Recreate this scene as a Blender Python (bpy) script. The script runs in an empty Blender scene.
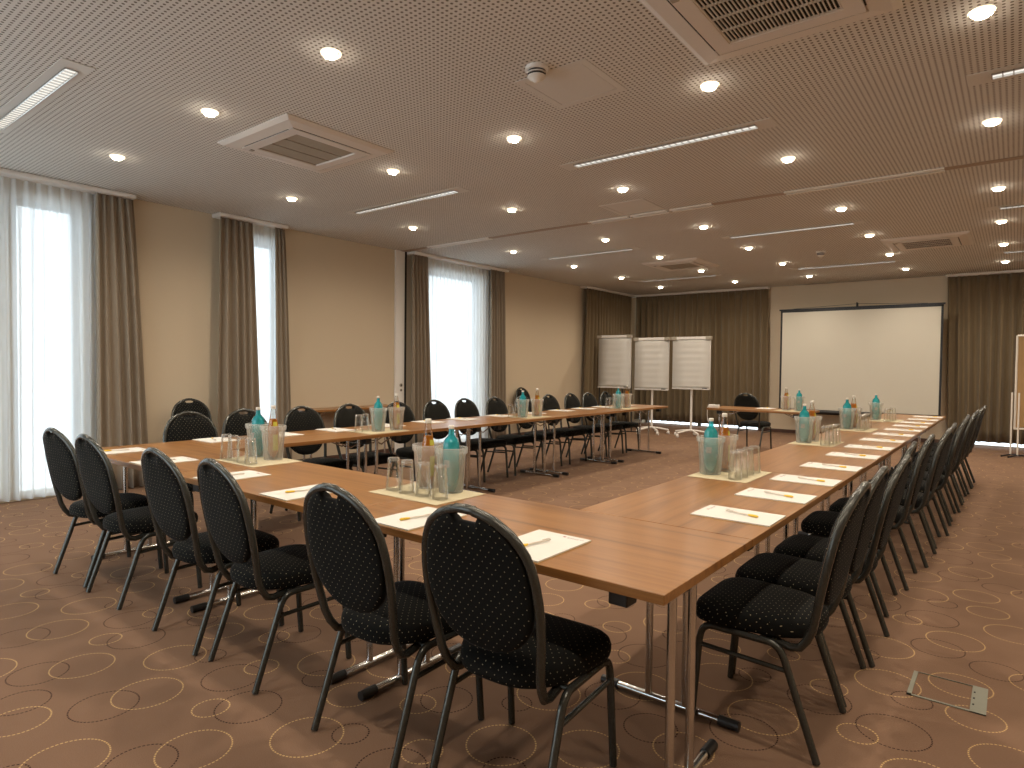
import bpy, bmesh, math, random
from mathutils import Vector, Matrix
random.seed(7)
C = bpy.context.scene.collection
SC = bpy.context.scene
PI = math.pi
ORD = ['first', 'second', 'third', 'fourth', 'fifth', 'sixth', 'seventh', 'eighth', 'ninth', 'tenth', 'eleventh', 'twelfth', 'thirteenth']

# ------------------------------------------------------------------ mesh helper
class MB:
    def __init__(s): s.v = []; s.f = []; s.m = []; s.s = []
    def add(s, vs, fs, m=0, smooth=False):
        o = len(s.v); s.v += [tuple(v) for v in vs]
        for f in fs:
            s.f.append(tuple(i + o for i in f)); s.m.append(m); s.s.append(smooth)
    def box(s, x0, x1, y0, y1, z0, z1, m=0):
        vs = [(x, y, z) for z in (z0, z1) for y in (y0, y1) for x in (x0, x1)]
        s.add(vs, [(0, 2, 3, 1), (4, 5, 7, 6), (0, 1, 5, 4), (2, 6, 7, 3), (0, 4, 6, 2), (1, 3, 7, 5)], m)
    def tube(s, path, r, n=8, m=0, caps=True, radii=None):
        P = [Vector(p) for p in path]; rings = []
        t0 = (P[1] - P[0]).normalized()
        up = Vector((0, 0, 1)) if abs(t0.z) < .9 else Vector((1, 0, 0))
        a = t0.cross(up).normalized()
        for i, p in enumerate(P):
            if i == 0: t = P[1] - P[0]
            elif i == len(P) - 1: t = P[-1] - P[-2]
            else: t = (P[i + 1] - P[i]).normalized() + (P[i] - P[i - 1]).normalized()
            t.normalize(); a = (a - t * a.dot(t)).normalized(); b = t.cross(a)
            rr = radii[i] if radii else r
            rings.append([p + (a * math.cos(2 * PI * k / n) + b * math.sin(2 * PI * k / n)) * rr for k in range(n)])
        s.loft(rings, m, caps)
    def loft(s, rings, m=0, caps=True, smooth=True):
        n = len(rings[0]); vs = [v for r in rings for v in r]; fs = []
        for i in range(len(rings) - 1):
            for k in range(n):
                k2 = (k + 1) % n
                fs.append((i * n + k, i * n + k2, (i + 1) * n + k2, (i + 1) * n + k))
        s.add(vs, fs, m, smooth)
        if caps:
            s.add(rings[0], [tuple(range(n))[::-1]], m); s.add(rings[-1], [tuple(range(n))], m)
    def lathe(s, prof, n=16, m=0, c=(0, 0, 0), smooth=True):
        vs = []; fs = []; k_ = len(prof)
        for (r, z) in prof:
            for k in range(n):
                a = 2 * PI * k / n; vs.append((c[0] + r * math.cos(a), c[1] + r * math.sin(a), c[2] + z))
        for i in range(k_ - 1):
            for k in range(n):
                k2 = (k + 1) % n
                fs.append((i * n + k, i * n + k2, (i + 1) * n + k2, (i + 1) * n + k))
        s.add(vs, fs, m, smooth)
    def prism(s, poly, z0, z1, m=0):
        n = len(poly)
        vs = [(x, y, z0) for x, y in poly] + [(x, y, z1) for x, y in poly]
        s.add(vs, [tuple(range(n))[::-1], tuple(range(n, 2 * n))] + [(k, (k + 1) % n, n + (k + 1) % n, n + k) for k in range(n)], m)
    def build(s, name, mats, parent=None, bevel=0, sub=0, loc=None, rotz=0, weld=False):
        me = bpy.data.meshes.new(name); me.from_pydata([tuple(v) for v in s.v], [], s.f)
        if not isinstance(mats, (list, tuple)): mats = [mats]
        for m in mats: me.materials.append(m)
        me.polygons.foreach_set('material_index', s.m); me.polygons.foreach_set('use_smooth', s.s)
        if weld:
            bm = bmesh.new(); bm.from_mesh(me); bmesh.ops.remove_doubles(bm, verts=bm.verts, dist=1e-5)
            bmesh.ops.recalc_face_normals(bm, faces=bm.faces); bm.to_mesh(me); bm.free()
        me.update()
        o = bpy.data.objects.new(name, me); C.objects.link(o)
        if parent: o.parent = parent
        if loc: o.location = loc
        o.rotation_euler = (0, 0, rotz)
        if bevel:
            b = o.modifiers.new('bevel', 'BEVEL'); b.width = bevel; b.segments = 2; b.limit_method = 'ANGLE'
        if sub:
            b = o.modifiers.new('sub', 'SUBSURF'); b.levels = sub; b.render_levels = sub
        return o

def tag(o, label, cat, group=None):
    o['label'] = label; o['category'] = cat
    if group: o['group'] = group
    return o
def thing(name, label, cat, loc=(0, 0, 0), rotz=0, group=None):
    o = bpy.data.objects.new(name, None); C.objects.link(o); o.empty_display_size = .1
    o.location = loc; o.rotation_euler = (0, 0, rotz)
    return tag(o, label, cat, group)
def struct(o):
    o['kind'] = 'structure'; return o
def dup(root, loc, rotz, label, group=None):
    r = root.copy(); C.objects.link(r); r.location = loc; r.rotation_euler = (0, 0, rotz); r['label'] = label
    if group: r['group'] = group
    for ch in list(root.children):
        c = ch.copy(); C.objects.link(c); c.parent = r
        for g in list(ch.children):
            d = g.copy(); C.objects.link(d); d.parent = c
    return r

# ------------------------------------------------------------------ materials
class NT:
    def __init__(s, name):
        s.mat = bpy.data.materials.new(name); s.mat.use_nodes = True
        s.t = s.mat.node_tree; s.t.nodes.clear()
        s.out = s.t.nodes.new('ShaderNodeOutputMaterial')
    def n(s, typ, **k):
        nd = s.t.nodes.new(typ)
        for a, b in k.items():
            if hasattr(nd, a): setattr(nd, a, b)
        return nd
    def l(s, a, b): s.t.links.new(a, b)
    def math(s, op, a, b=None, c=None):
        nd = s.n('ShaderNodeMath', operation=op)
        for i, x in enumerate((a, b, c)):
            if x is None: continue
            if isinstance(x, (int, float)): nd.inputs[i].default_value = x
            else: s.l(x, nd.inputs[i])
        return nd.outputs[0]
    def mix(s, f, a, b):
        nd = s.n('ShaderNodeMix', data_type='RGBA')
        for i, x in ((0, f), (6, a), (7, b)):
            if isinstance(x, (int, float)): nd.inputs[i].default_value = x
            elif isinstance(x, (tuple, list)): nd.inputs[i].default_value = (*x[:3], 1)
            else: s.l(x, nd.inputs[i])
        return nd.outputs[2]
    def coord(s, out='Object', scale=None, loc=None, rand=False):
        o = s.n('ShaderNodeTexCoord').outputs[out]
        if rand:
            oi = s.n('ShaderNodeObjectInfo'); v = s.n('ShaderNodeVectorMath', operation='MULTIPLY_ADD')
            s.l(oi.outputs['Random'], v.inputs[0]); v.inputs[1].default_value = (37, 53, 71); s.l(o, v.inputs[2]); o = v.outputs[0]
        if scale:
            m = s.n('ShaderNodeMapping'); s.l(o, m.inputs[0]); m.inputs['Scale'].default_value = scale; o = m.outputs[0]
        return o
    def noise(s, vec, scale, detail=3, rough=.5, dist=0):
        nd = s.n('ShaderNodeTexNoise'); s.l(vec, nd.inputs['Vector']); nd.inputs['Scale'].default_value = scale
        nd.inputs['Detail'].default_value = detail; nd.inputs['Roughness'].default_value = rough; nd.inputs['Distortion'].default_value = dist
        return nd.outputs[0]
    def ramp(s, f, stops):
        nd = s.n('ShaderNodeValToRGB'); e = nd.color_ramp.elements
        while len(e) < len(stops): e.new(.5)
        for el, (p, c) in zip(e, stops): el.position = p; el.color = (*c, 1) if len(c) == 3 else c
        s.l(f, nd.inputs[0]); return nd.outputs[0]
    def bsdf(s, col, rough=.5, metal=0, spec=.5, bump=None, bstr=.2, bdist=.01, **k):
        b = s.n('ShaderNodeBsdfPrincipled')
        if isinstance(col, (tuple, list)): b.inputs['Base Color'].default_value = (*col[:3], 1)
        else: s.l(col, b.inputs['Base Color'])
        if isinstance(rough, (int, float)): b.inputs['Roughness'].default_value = rough
        else: s.l(rough, b.inputs['Roughness'])
        b.inputs['Metallic'].default_value = metal; b.inputs['Specular IOR Level'].default_value = spec
        for a, v in k.items(): b.inputs[a].default_value = v
        if bump is not None:
            bp = s.n('ShaderNodeBump'); bp.inputs['Strength'].default_value = bstr; bp.inputs['Distance'].default_value = bdist
            s.l(bump, bp.inputs['Height']); s.l(bp.outputs[0], b.inputs['Normal'])
        return b.outputs[0]
    def end(s, sh): s.l(sh, s.out.inputs[0]); return s.mat
    def mixsh(s, f, a, b):
        m = s.n('ShaderNodeMixShader')
        if isinstance(f, (int, float)): m.inputs[0].default_value = f
        else: s.l(f, m.inputs[0])
        s.l(a, m.inputs[1]); s.l(b, m.inputs[2]); return m.outputs[0]

def plain(name, col, rough=.5, metal=0, spec=.5, var=.06, sc=30, bstr=0, **k):
    t = NT(name); c = t.coord(); nz = t.noise(c, sc, 3)
    cc = t.mix(nz, tuple(x * (1 - var) for x in col), tuple(min(1, x * (1 + var)) for x in col))
    return t.end(t.bsdf(cc, rough, metal, spec, bump=nz if bstr else None, bstr=bstr, **k))

def wood():
    t = NT('walnut_laminate')
    c = t.coord('Object', rand=True)
    m = t.n('ShaderNodeMapping'); t.l(c, m.inputs[0]); m.inputs['Scale'].default_value = (.55, 14, 14)
    a = t.noise(m.outputs[0], 1.0, 5, .6, .6)
    m2 = t.n('ShaderNodeMapping'); t.l(c, m2.inputs[0]); m2.inputs['Scale'].default_value = (1.6, 70, 70)
    b = t.noise(m2.outputs[0], 1.0, 4, .65)
    col = t.ramp(a, [(.3, (.140, .060, .018)), (.45, (.275, .127, .039)), (.56, (.345, .166, .054)), (.72, (.20, .088, .026))])
    col = t.mix(t.math('MULTIPLY', b, .55), col, (.135, .056, .017))
    return t.end(t.bsdf(col, .29, spec=.34))

def fabric(name, mode):
    t = NT(name); tc = t.coord()
    sp = t.n('ShaderNodeSeparateXYZ'); t.l(tc, sp.inputs[0]); x, y, z = sp.outputs
    if mode == 'back': u, v = x, z
    elif mode == 'seat': u, v = x, y
    else: u, v = t.math('ADD', x, y), z
    P = .030
    def grid(off):
        fu = t.math('SUBTRACT', t.math('FRACT', t.math('ADD', t.math('DIVIDE', u, P), off + 50)), .5)
        fv = t.math('SUBTRACT', t.math('FRACT', t.math('ADD', t.math('DIVIDE', v, P * 1.1), off + 50)), .5)
        d = t.math('ADD', t.math('MULTIPLY', fu, fu), t.math('MULTIPLY', fv, fv))
        return t.math('LESS_THAN', d, .0023)
    dots = t.math('MAXIMUM', grid(0), grid(.5))
    nz = t.noise(tc, 420, 2)
    base = t.mix(nz, (.0025, .0028, .0026), (.0095, .010, .009))
    col = t.mix(dots, base, (.36, .31, .20))
    return t.end(t.bsdf(col, .9, spec=.14, bump=nz, bstr=.25, bdist=.002, **{'Sheen Weight': .03, 'Sheen Roughness': .35}))

def hammered():
    t = NT('hammered_dark_metal'); c = t.coord(); nz = t.noise(c, 160, 2)
    col = t.mix(nz, (.045, .047, .042), (.085, .087, .078))
    return t.end(t.bsdf(col, .27, metal=.6, spec=.5, bump=nz, bstr=.25, bdist=.002))

def thin_glass(name, tint, refl=1.0, body=None, bodyf=0.0):
    t = NT(name); tr = t.n('ShaderNodeBsdfTransparent'); tr.inputs[0].default_value = (*tint, 1)
    gl = t.n('ShaderNodeBsdfGlossy'); gl.inputs['Roughness'].default_value = .04; gl.inputs[0].default_value = (.95, .95, .95, 1)
    sh = tr.outputs[0]
    if body:
        d = t.n('ShaderNodeBsdfDiffuse'); d.inputs[0].default_value = (*body, 1)
        q = t.n('ShaderNodeBsdfTranslucent'); q.inputs[0].default_value = (*body, 1)
        sh = t.mixsh(bodyf, sh, t.mixsh(.5, d.outputs[0], q.outputs[0]))
    lw = t.n('ShaderNodeLayerWeight'); lw.inputs[0].default_value = .22
    f = t.math('ADD', t.math('MULTIPLY', lw.outputs['Fresnel'], refl), .035)
    return t.end(t.mixsh(f, sh, gl.outputs[0]))

def sheer():
    t = NT('white_sheer_voile'); c = t.coord(); nz = t.noise(c, 500, 2)
    tr = t.n('ShaderNodeBsdfTransparent'); tr.inputs[0].default_value = (1, 1, 1, 1)
    d = t.n('ShaderNodeBsdfDiffuse'); d.inputs[0].default_value = (.88, .90, .91, 1)
    q = t.n('ShaderNodeBsdfTranslucent'); q.inputs[0].default_value = (.82, .86, .88, 1)
    s = t.mixsh(.52, d.outputs[0], q.outputs[0])
    lw = t.n('ShaderNodeLayerWeight'); lw.inputs[0].default_value = .35
    f = t.math('ADD', t.math('MULTIPLY', nz, .10), t.math('ADD', .73, t.math('MULTIPLY', lw.outputs['Facing'], .26)))
    return t.end(t.mixsh(t.math('MINIMUM', f, .97), tr.outputs[0], s))

def bucket_mat():
    t = NT('frosted_white_plastic'); c = t.coord(); nz = t.noise(c, 60, 2)
    tr = t.n('ShaderNodeBsdfTransparent'); tr.inputs[0].default_value = (.97, .97, .95, 1)
    d = t.n('ShaderNodeBsdfDiffuse'); d.inputs[0].default_value = (.88, .86, .80, 1)
    q = t.n('ShaderNodeBsdfTranslucent'); q.inputs[0].default_value = (.88, .86, .80, 1)
    g = t.n('ShaderNodeBsdfGlossy'); g.inputs['Roughness'].default_value = .35
    s = t.mixsh(.5, d.outputs[0], q.outputs[0])
    s = t.mixsh(t.math('ADD', t.math('MULTIPLY', nz, .02), .24), tr.outputs[0], s)
    lw = t.n('ShaderNodeLayerWeight'); lw.inputs[0].default_value = .15
    return t.end(t.mixsh(t.math('MULTIPLY', lw.outputs['Fresnel'], .6), s, g.outputs[0]))

def emit(name, col, st):
    t = NT(name); e = t.n('ShaderNodeEmission'); e.inputs[0].default_value = (*col, 1); e.inputs[1].default_value = st
    return t.end(e.outputs[0])

CIRC = [('Y', .957, .964, .125), ('Y', .273, 1.063, .066), ('D', .373, 1.159, .120), ('Y', .721, 1.180, .124), ('D', .433, .748, .108),
        ('Y', .492, .893, .119), ('D', .658, .628, .096), ('Y', .806, .577, .102), ('D', .932, .817, .116), ('Y', .227, .598, .127),
        ('D', .827, 1.285, .064), ('D', .105, 1.239, .116), ('Y', .114, .004, .070), ('Y', .298, .205, .121), ('D', .398, .099, .071),
        ('Y', .606, .096, .095), ('Y', .866, .212, .069), ('D', .927, .308, .101), ('D', .173, .458, .058), ('Y', .543, .370, .112)]
def carpet():
    t = NT('brown_carpet_with_dashed_rings'); c = t.coord()
    sp = t.n('ShaderNodeSeparateXYZ'); t.l(c, sp.inputs[0])
    X = sp.outputs[0]; Y = t.math('SUBTRACT', sp.outputs[1], t.math('MULTIPLY', X, .016))
    PX, PY = .988, 1.365
    acc = {'Y': None, 'D': None}
    for kind, cx, cy, r in CIRC:
        dx = t.math('SUBTRACT', t.math('WRAP', X, cx + PX / 2, cx - PX / 2), cx)
        dy = t.math('SUBTRACT', t.math('WRAP', Y, cy + PY / 2, cy - PY / 2), cy)
        d = t.math('SQRT', t.math('ADD', t.math('MULTIPLY', dx, dx), t.math('MULTIPLY', dy, dy)))
        ring = t.math('COMPARE', d, r, .0027)
        a = t.math('ARCTAN2', dy, dx)
        N = round(2 * PI * r / .0135)
        dash = t.math('LESS_THAN', t.math('FRACT', t.math('ADD', t.math('MULTIPLY', a, N / (2 * PI)), 100)), .66)
        v = t.math('MULTIPLY', ring, dash)
        acc[kind] = v if acc[kind] is None else t.math('MAXIMUM', acc[kind], v)
    n1 = t.noise(c, 2.2, 4, .6); n2 = t.noise(c, 240, 2)
    base = t.mix(n1, (.180, .109, .070), (.238, .146, .094))
    base = t.mix(t.math('MULTIPLY', n2, .5), base, (.132, .077, .050))
    col = t.mix(acc['D'], base, (.040, .018, .013))
    col = t.mix(acc['Y'], col, (.50, .33, .15))
    return t.end(t.bsdf(col, .95, spec=.1, bump=n2, bstr=.5, bdist=.004))

def ceiling_mat():
    t = NT('perforated_ceiling_board'); c = t.coord()
    sp = t.n('ShaderNodeSeparateXYZ'); t.l(c, sp.inputs[0])
    P = .031
    fx = t.math('SUBTRACT', t.math('FRACT', t.math('ADD', t.math('DIVIDE', sp.outputs[0], P), 500)), .5)
    fy = t.math('SUBTRACT', t.math('FRACT', t.math('ADD', t.math('DIVIDE', sp.outputs[1], P), 500)), .5)
    d = t.math('ADD', t.math('MULTIPLY', fx, fx), t.math('MULTIPLY', fy, fy))
    hole = t.math('LESS_THAN', d, .06)
    nz = t.noise(c, 8, 3)
    base = t.mix(nz, (.645, .625, .58), (.685, .665, .615))
    col = t.mix(hole, base, (.17, .145, .115))
    return t.end(t.bsdf(col, .85, spec=.2))

def drape_mat(name, a, b):
    t = NT(name); c = t.coord(); nz = t.noise(c, 90, 3)
    m = t.n('ShaderNodeMapping'); t.l(c, m.inputs[0]); m.inputs['Scale'].default_value = (1, 1, .06)
    n2 = t.noise(m.outputs[0], 25, 3)
    col = t.mix(t.math('MULTIPLY', t.math('ADD', nz, n2), .5), a, b)
    return t.end(t.bsdf(col, .85, spec=.15, bump=nz, bstr=.15, bdist=.003, **{'Sheen Weight': .2}))

def mat_weave():
    t = NT('beige_woven_placemat'); c = t.coord(); sp = t.n('ShaderNodeSeparateXYZ'); t.l(c, sp.inputs[0])
    a = t.math('SINE', t.math('MULTIPLY', sp.outputs[0], 900)); b = t.math('SINE', t.math('MULTIPLY', sp.outputs[1], 900))
    w = t.math('ADD', t.math('MULTIPLY', t.math('MULTIPLY', a, b), .5), .5)
    col = t.mix(w, (.46, .40, .26), (.58, .52, .35))
    return t.end(t.bsdf(col, .8, spec=.2, bump=w, bstr=.2, bdist=.001))

def wallpaint(name, col):
    t = NT(name); c = t.coord(); nz = t.noise(c, 140, 3); n2 = t.noise(c, .7, 2)
    cc = t.mix(n2, tuple(x * .97 for x in col), tuple(x * 1.03 for x in col))
    return t.end(t.bsdf(cc, .8, spec=.2, bump=nz, bstr=.12, bdist=.003))

M = {}
M['wood'] = wood()
M['seat'] = fabric('black_dotted_fabric_seat', 'seat'); M['seatside'] = fabric('black_dotted_fabric_side', 'side'); M['back'] = fabric('black_dotted_fabric_back', 'back')
M['frame'] = hammered()
M['chrome'] = plain('brushed_chrome', (.64, .635, .62), .22, 1.0, var=.04)
M['black'] = plain('black_plastic', (.012, .012, .012), .4)
M['blackmetal'] = plain('black_metal', (.02, .02, .022), .35, .3)
M['glass'] = thin_glass('clear_tumbler_glass', (.995, .995, .99), .60)
M['glassbase'] = thin_glass('thick_tumbler_base', (.97, .97, .96), 1.2, (.9, .89, .86), .22)
M['pane'] = thin_glass('window_glass', (.97, .98, .98), .6)
M['teal'] = thin_glass('teal_bottle_glass', (.30, .78, .80), 1.5, (.03, .55, .62), .52)
M['clearb'] = thin_glass('clear_bottle_glass', (.93, .93, .90), 1.0)
M['amber'] = thin_glass('amber_drink', (.92, .55, .18), .3, (.86, .37, .035), .72)
M['cap'] = plain('white_bottle_cap', (.72, .68, .60), .4)
M['ylabel'] = plain('yellow_green_bottle_label', (.55, .50, .05), .5)
M['glabel'] = plain('grey_bottle_label', (.30, .33, .36), .5)
M['bucket'] = bucket_mat()
M['mat'] = mat_weave()
M['paper'] = plain('white_paper', (.63, .615, .57), .7, var=.01)
M['paperback'] = plain('yellow_pad_backing', (.62, .42, .12), .7)
M['yellow'] = plain('yellow_pen_plastic', (.74, .47, .03), .35)
M['penclear'] = plain('pale_pen_plastic', (.62, .56, .48), .3)
M['ink'] = plain('grey_print', (.20, .15, .15), .7)
M['redink'] = plain('dark_red_print', (.25, .05, .06), .7)
M['carpet'] = carpet(); M['ceiling'] = ceiling_mat()
M['wall'] = wallpaint('beige_wall_paint', (.575, .478, .345)); M['wallback'] = wallpaint('beige_wall_paint_lightened', (.68, .575, .43))  # back wall: the same beige, lightened in place of light falling on it
M['white'] = plain('white_lacquer', (.74, .71, .66), .45, var=.02)
M['ceilplain'] = plain('smooth_ceiling_paint', (.65, .63, .58), .8, var=.02)
M['acwhite'] = plain('air_conditioner_plastic', (.66, .61, .55), .5, var=.02)
M['acgrille'] = plain('grey_filter_mesh', (.34, .30, .235), .7)
M['dark'] = plain('dark_recess', (.012, .011, .010), .8)
M['base'] = plain('dark_brown_baseboard', (.085, .042, .028), .5)
M['drape'] = drape_mat('taupe_drape', (.23, .185, .135), (.32, .26, .19))
M['drapeback'] = drape_mat('brown_drape', (.130, .097, .055), (.255, .192, .112))
M['sheer'] = sheer()
M['winframe'] = plain('grey_window_frame', (.30, .31, .32), .4)
M['track'] = plain('aluminium_track', (.84, .80, .72), .5, 0, var=.03)
M['trackcover'] = plain('brown_track_cover', (.36, .275, .20), .6)
M['screen'] = plain('projection_fabric', (.60, .575, .49), .9, var=.015, sc=3)
M['kraft'] = plain('kraft_paper', (.42, .27, .12), .8, var=.12, sc=6)
M['boxmetal'] = plain('grey_green_floor_box_metal', (.20, .20, .15), .5, .2)
M['lamp'] = emit('warm_lamp', (1.0, .87, .70), 90.0)
M['litglass'] = emit('lit_glass_ring', (1.0, .84, .62), 2.2)
M['louver'] = emit('slot_diffuser', (1.0, .94, .84), .9)

# ------------------------------------------------------------------ room
XL, XR, YB, YN, H = -6.69, 3.3, 12.51, -3.4, 3.058
def gridplane(name, mat, x0, x1, y0, y1, z0, z1):
    b = MB(); b.box(x0, x1, y0, y1, z0, z1); return struct(b.build(name, mat))
gridplane('floor', M['carpet'], XL - .3, XR + .2, YN - .2, YB + .3, -.1, 0)
gridplane('ceiling', M['ceiling'], XL - .3, XR + .2, YN - .2, YB + .3, H, H + .1)
def wall_open(name, mat, axis, pos, th, a0, a1, opens):
    b = MB()
    def bx(p, q, z0, z1):
        if axis == 'x': b.box(min(pos, pos + th), max(pos, pos + th), p, q, z0, z1)
        else: b.box(p, q, min(pos, pos + th), max(pos, pos + th), z0, z1)
    cur = a0
    for (p, q, z0, z1) in opens:
        bx(cur, p, 0, H)
        if z0 > 0.001: bx(p, q, 0, z0)
        bx(p, q, z1, H); cur = q
    bx(cur, a1, 0, H)
    return struct(b.build(name, mat))
WL = [(-2.3, .20, .05, 2.88), (.30, .88, .05, 2.88), (2.35, 3.1, .05, 2.86), (5.62, 7.0, .05, 2.86), (10.9, 12.25, .05, 2.86)]
WB = [(-6.35, -3.62, 0, 2.86), (-.15, 2.95, 0, 2.86)]
wall_open('wall_left', M['wall'], 'x', XL, -.25, YN, YB + .25, WL)
wall_open('wall_back', M['wallback'], 'y', YB, .25, XL - .25, XR + .2, WB)
wall_open('wall_right', M['wall'], 'x', XR, .2, YN, YB, [])
wall_open('wall_near', M['wall'], 'y', YN, -.2, XL - .25, XR + .2, [(-6.2, -1.6, .3, 2.86)])  # near-wall opening is invented and unseen, lets in extra daylight
k = 1
def window(axis, pos, a0, a1, z0, z1, nm, bars, hbars):
    global k
    f = MB()
    def bx(p, q, zz0, zz1, d0=0, d1=.06):
        if axis == 'x': f.box(pos - .16 - d1, pos - .16 - d0, p, q, zz0, zz1)
        else: f.box(p, q, pos + .16 + d0, pos + .16 + d1, zz0, zz1)
    w = .06
    bx(a0, a0 + w, z0, z1); bx(a1 - w, a1, z0, z1); bx(a0, a1, z1 - w, z1)
    for c in bars: bx(c - .035, c + .035, z0, z1)
    for c in hbars: bx(a0, a1, c - .03, c + .03)
    o = struct(f.build('window_%d' % k, M['winframe']))
    g = MB()
    if axis == 'x': g.box(pos - .195, pos - .187, a0 + .01, a1 - .01, z0 + .01, z1 - .01)
    else: g.box(a0 + .01, a1 - .01, pos + .187, pos + .195, z0 + .01, z1 - .01)
    p = g.build('pane', M['pane'], o); p['kind'] = 'structure'; k += 1
window('x', XL, *WL[0], 1, [-1.2], [])
window('x', XL, *WL[1], 2, [], [])
window('x', XL, *WL[2], 3, [], [])
window('x', XL, *WL[3], 4, [], [])
window('x', XL, *WL[4], 5, [11.5], [])
window('y', YB, *WB[0], 5, [-5.0], [])
window('y', YB, *WB[1], 6, [1.4], [])
window('y', YN - .4, -6.2, -1.6, .3, 2.86, 8, [-5.0, -3.9, -2.7], [])  # invented window behind the camera, unseen, added for its cool daylight
# baseboards
b = MB()
for p, q in ((.88, 2.35), (3.1, 4.95), (7.0, 10.9)): b.box(XL, XL + .015, p, q, 0, .07)
struct(b.build('baseboard_left', M['base']))
b = MB(); b.box(-3.62, -.15, YB - .015, YB, 0, .07); struct(b.build('baseboard_back', M['base']))
# curtain rails (white boxes below the ceiling)
def rail(name, x0, x1, y0, y1):
    b = MB(); b.box(x0, x1, y0, y1, 3.012, H - .001); return struct(b.build(name, M['white'], bevel=.012))
rail('trim_1', XL, XL + .2, -2.6, 1.29); rail('trim_2', XL, XL + .2, 2.17, 3.05); rail('trim_3', XL, XL + .2, 5.19, 7.48)
rail('trim_4', XL, XL + .2, 10.15, YB - .2); rail('trim_5', XL + .0, -3.42, YB - .2, YB); rail('trim_6', -.34, XR, YB - .2, YB)
# movable-partition jamb on the left wall
b = MB(); b.box(XL, XL + .03, 4.96, 5.135, 0, H - .001, 0); b.box(XL, XL + .02, 5.135, 5.185, 0, H - .001, 1)
j = struct(b.build('trim_7', [M['white'], M['dark']]))
for zz, r in ((1.02, .028), (.945, .02)):
    b = MB(); b.tube([(XL + .03, 5.07, zz), (XL + .038, 5.07, zz)], r, 16, 0); b.tube([(XL + .038, 5.07, zz), (XL + .04, 5.07, zz)], r * .45, 10, 1)
    b.build('key_switch', [M['acgrille'], M['dark']], j)['kind'] = 'structure'
# partition track in the ceiling
TY = 5.10
b = MB()
segs = [(XL, -6.09, 1), (-6.09, -4.93, 0), (-4.93, -3.36, 1), (-3.36, -2.83, 0), (-2.80, -2.36, 0), (-2.32, -1.86, 0), (-1.86, -1.13, 1), (-1.13, .17, 0), (.17, XR, 1)]
for x0, x1, m in segs:
    if m: b.box(x0, x1, TY - .045, TY + .045, H - .006, H - .001, 1)
    else:
        b.box(x0, x1, TY - .06, TY - .022, H - .014, H - .001, 0); b.box(x0, x1, TY + .022, TY + .06, H - .014, H - .001, 0); b.box(x0, x1, TY - .022, TY + .022, H - .003, H - .001, 2)
struct(b.build('trim_8', [M['track'], M['trackcover'], M['dark']]))

# ------------------------------------------------------------------ curtains
def curtain(name, label, cat, mat, axis, pos, a0, a1, b0, b1, z0, z1, period, amp, seed, group=None, thick=.004, nz=14, sheerc=False):
    """hangs along `axis` ('y' on the left wall, 'x' on the back wall); a0..a1 at the top, b0..b1 at the hem"""
    rnd = random.Random(seed)
    L = max(a1 - a0, b1 - b0); nf = max(2, int(round(L / period))); n = nf * 10
    ph = [rnd.uniform(-.9, .9) for _ in range(nf + 2)]; am = [rnd.uniform(.55, 1.25) for _ in range(nf + 2)]
    top_nf = nf * 2
    bld = MB(); vs = []; fs = []
    for i in range(nz + 1):
        f = i / nz; z = z1 + (z0 - z1) * f
        ftop = max(0, 1 - f * 5)
        for q in range(n + 1):
            s = q / n
            w = s * nf; kk = int(min(w, nf - 1)); fr = w - kk
            p0 = ph[kk] * (1 - fr) + ph[kk + 1] * fr; aa = am[kk] * (1 - fr) + am[kk + 1] * fr
            big = math.sin(2 * PI * w + p0 + .35 * math.sin(f * 3 + kk)) * aa
            small = math.sin(2 * PI * s * top_nf)
            d = amp * (big * (1 - .55 * ftop) + small * .35 * ftop) * (.75 + .35 * f)
            a = (a0 + (a1 - a0) * s) * (1 - f ** .8) + (b0 + (b1 - b0) * s) * f ** .8
            a += .25 * amp * math.cos(2 * PI * w + p0) * f
            vs.append((pos + d, a, z) if axis == 'y' else (a, pos - d, z))
    for i in range(nz):
        for q in range(n):
            o = i * (n + 1) + q; fs.append((o, o + 1, o + n + 2, o + n + 1))
    bld.add(vs, fs, 0, True)
    ob = bld.build(name, mat)
    if thick:
        m = ob.modifiers.new('solid', 'SOLIDIFY'); m.thickness = thick; m.offset = 0
    return tag(ob, label, cat, group)
DX = XL + .135
G1 = 'taupe drapes on the left wall'
curtain('drape', 'taupe floor-length drape right of the large near window', 'curtain', M['drape'], 'y', DX, .935, 1.28, .925, 1.42, .012, 3.012, .09, .045, 1, G1)
curtain('drape', 'taupe drape left of the narrow second window', 'curtain', M['drape'], 'y', DX, 2.2, 2.60, 2.13, 2.70, .012, 3.012, .105, .05, 2, G1)
curtain('drape', 'narrow taupe drape right of the narrow second window', 'curtain', M['drape'], 'y', DX, 2.90, 3.03, 2.915, 3.14, .012, 3.012, .075, .034, 3, G1)
curtain('drape', 'taupe drape beside the white jamb, left of the bright third window', 'curtain', M['drape'], 'y', DX, 5.19, 5.52, 5.19, 5.64, .012, 3.012, .095, .045, 4, G1)
curtain('drape', 'taupe drape right of the bright third window', 'curtain', M['drape'], 'y', DX, 7.03, 7.45, 7.02, 7.55, .012, 3.012, .095, .045, 5, G1)
curtain('drape', 'brown drape at the far end of the left wall behind the flipcharts', 'curtain', M['drapeback'], 'y', DX, 10.2, 12.26, 10.12, 12.22, .03, 3.012, .13, .05, 6, G1)
G2 = 'white sheer curtains'
curtain('sheer_curtain', 'wide white sheer curtain over the large near window at left', 'curtain', M['sheer'], 'y', XL + .06, -2.5, .955, -2.5, .955, .02, 3.012, .095, .036, 7, G2, 0, 12)
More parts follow.
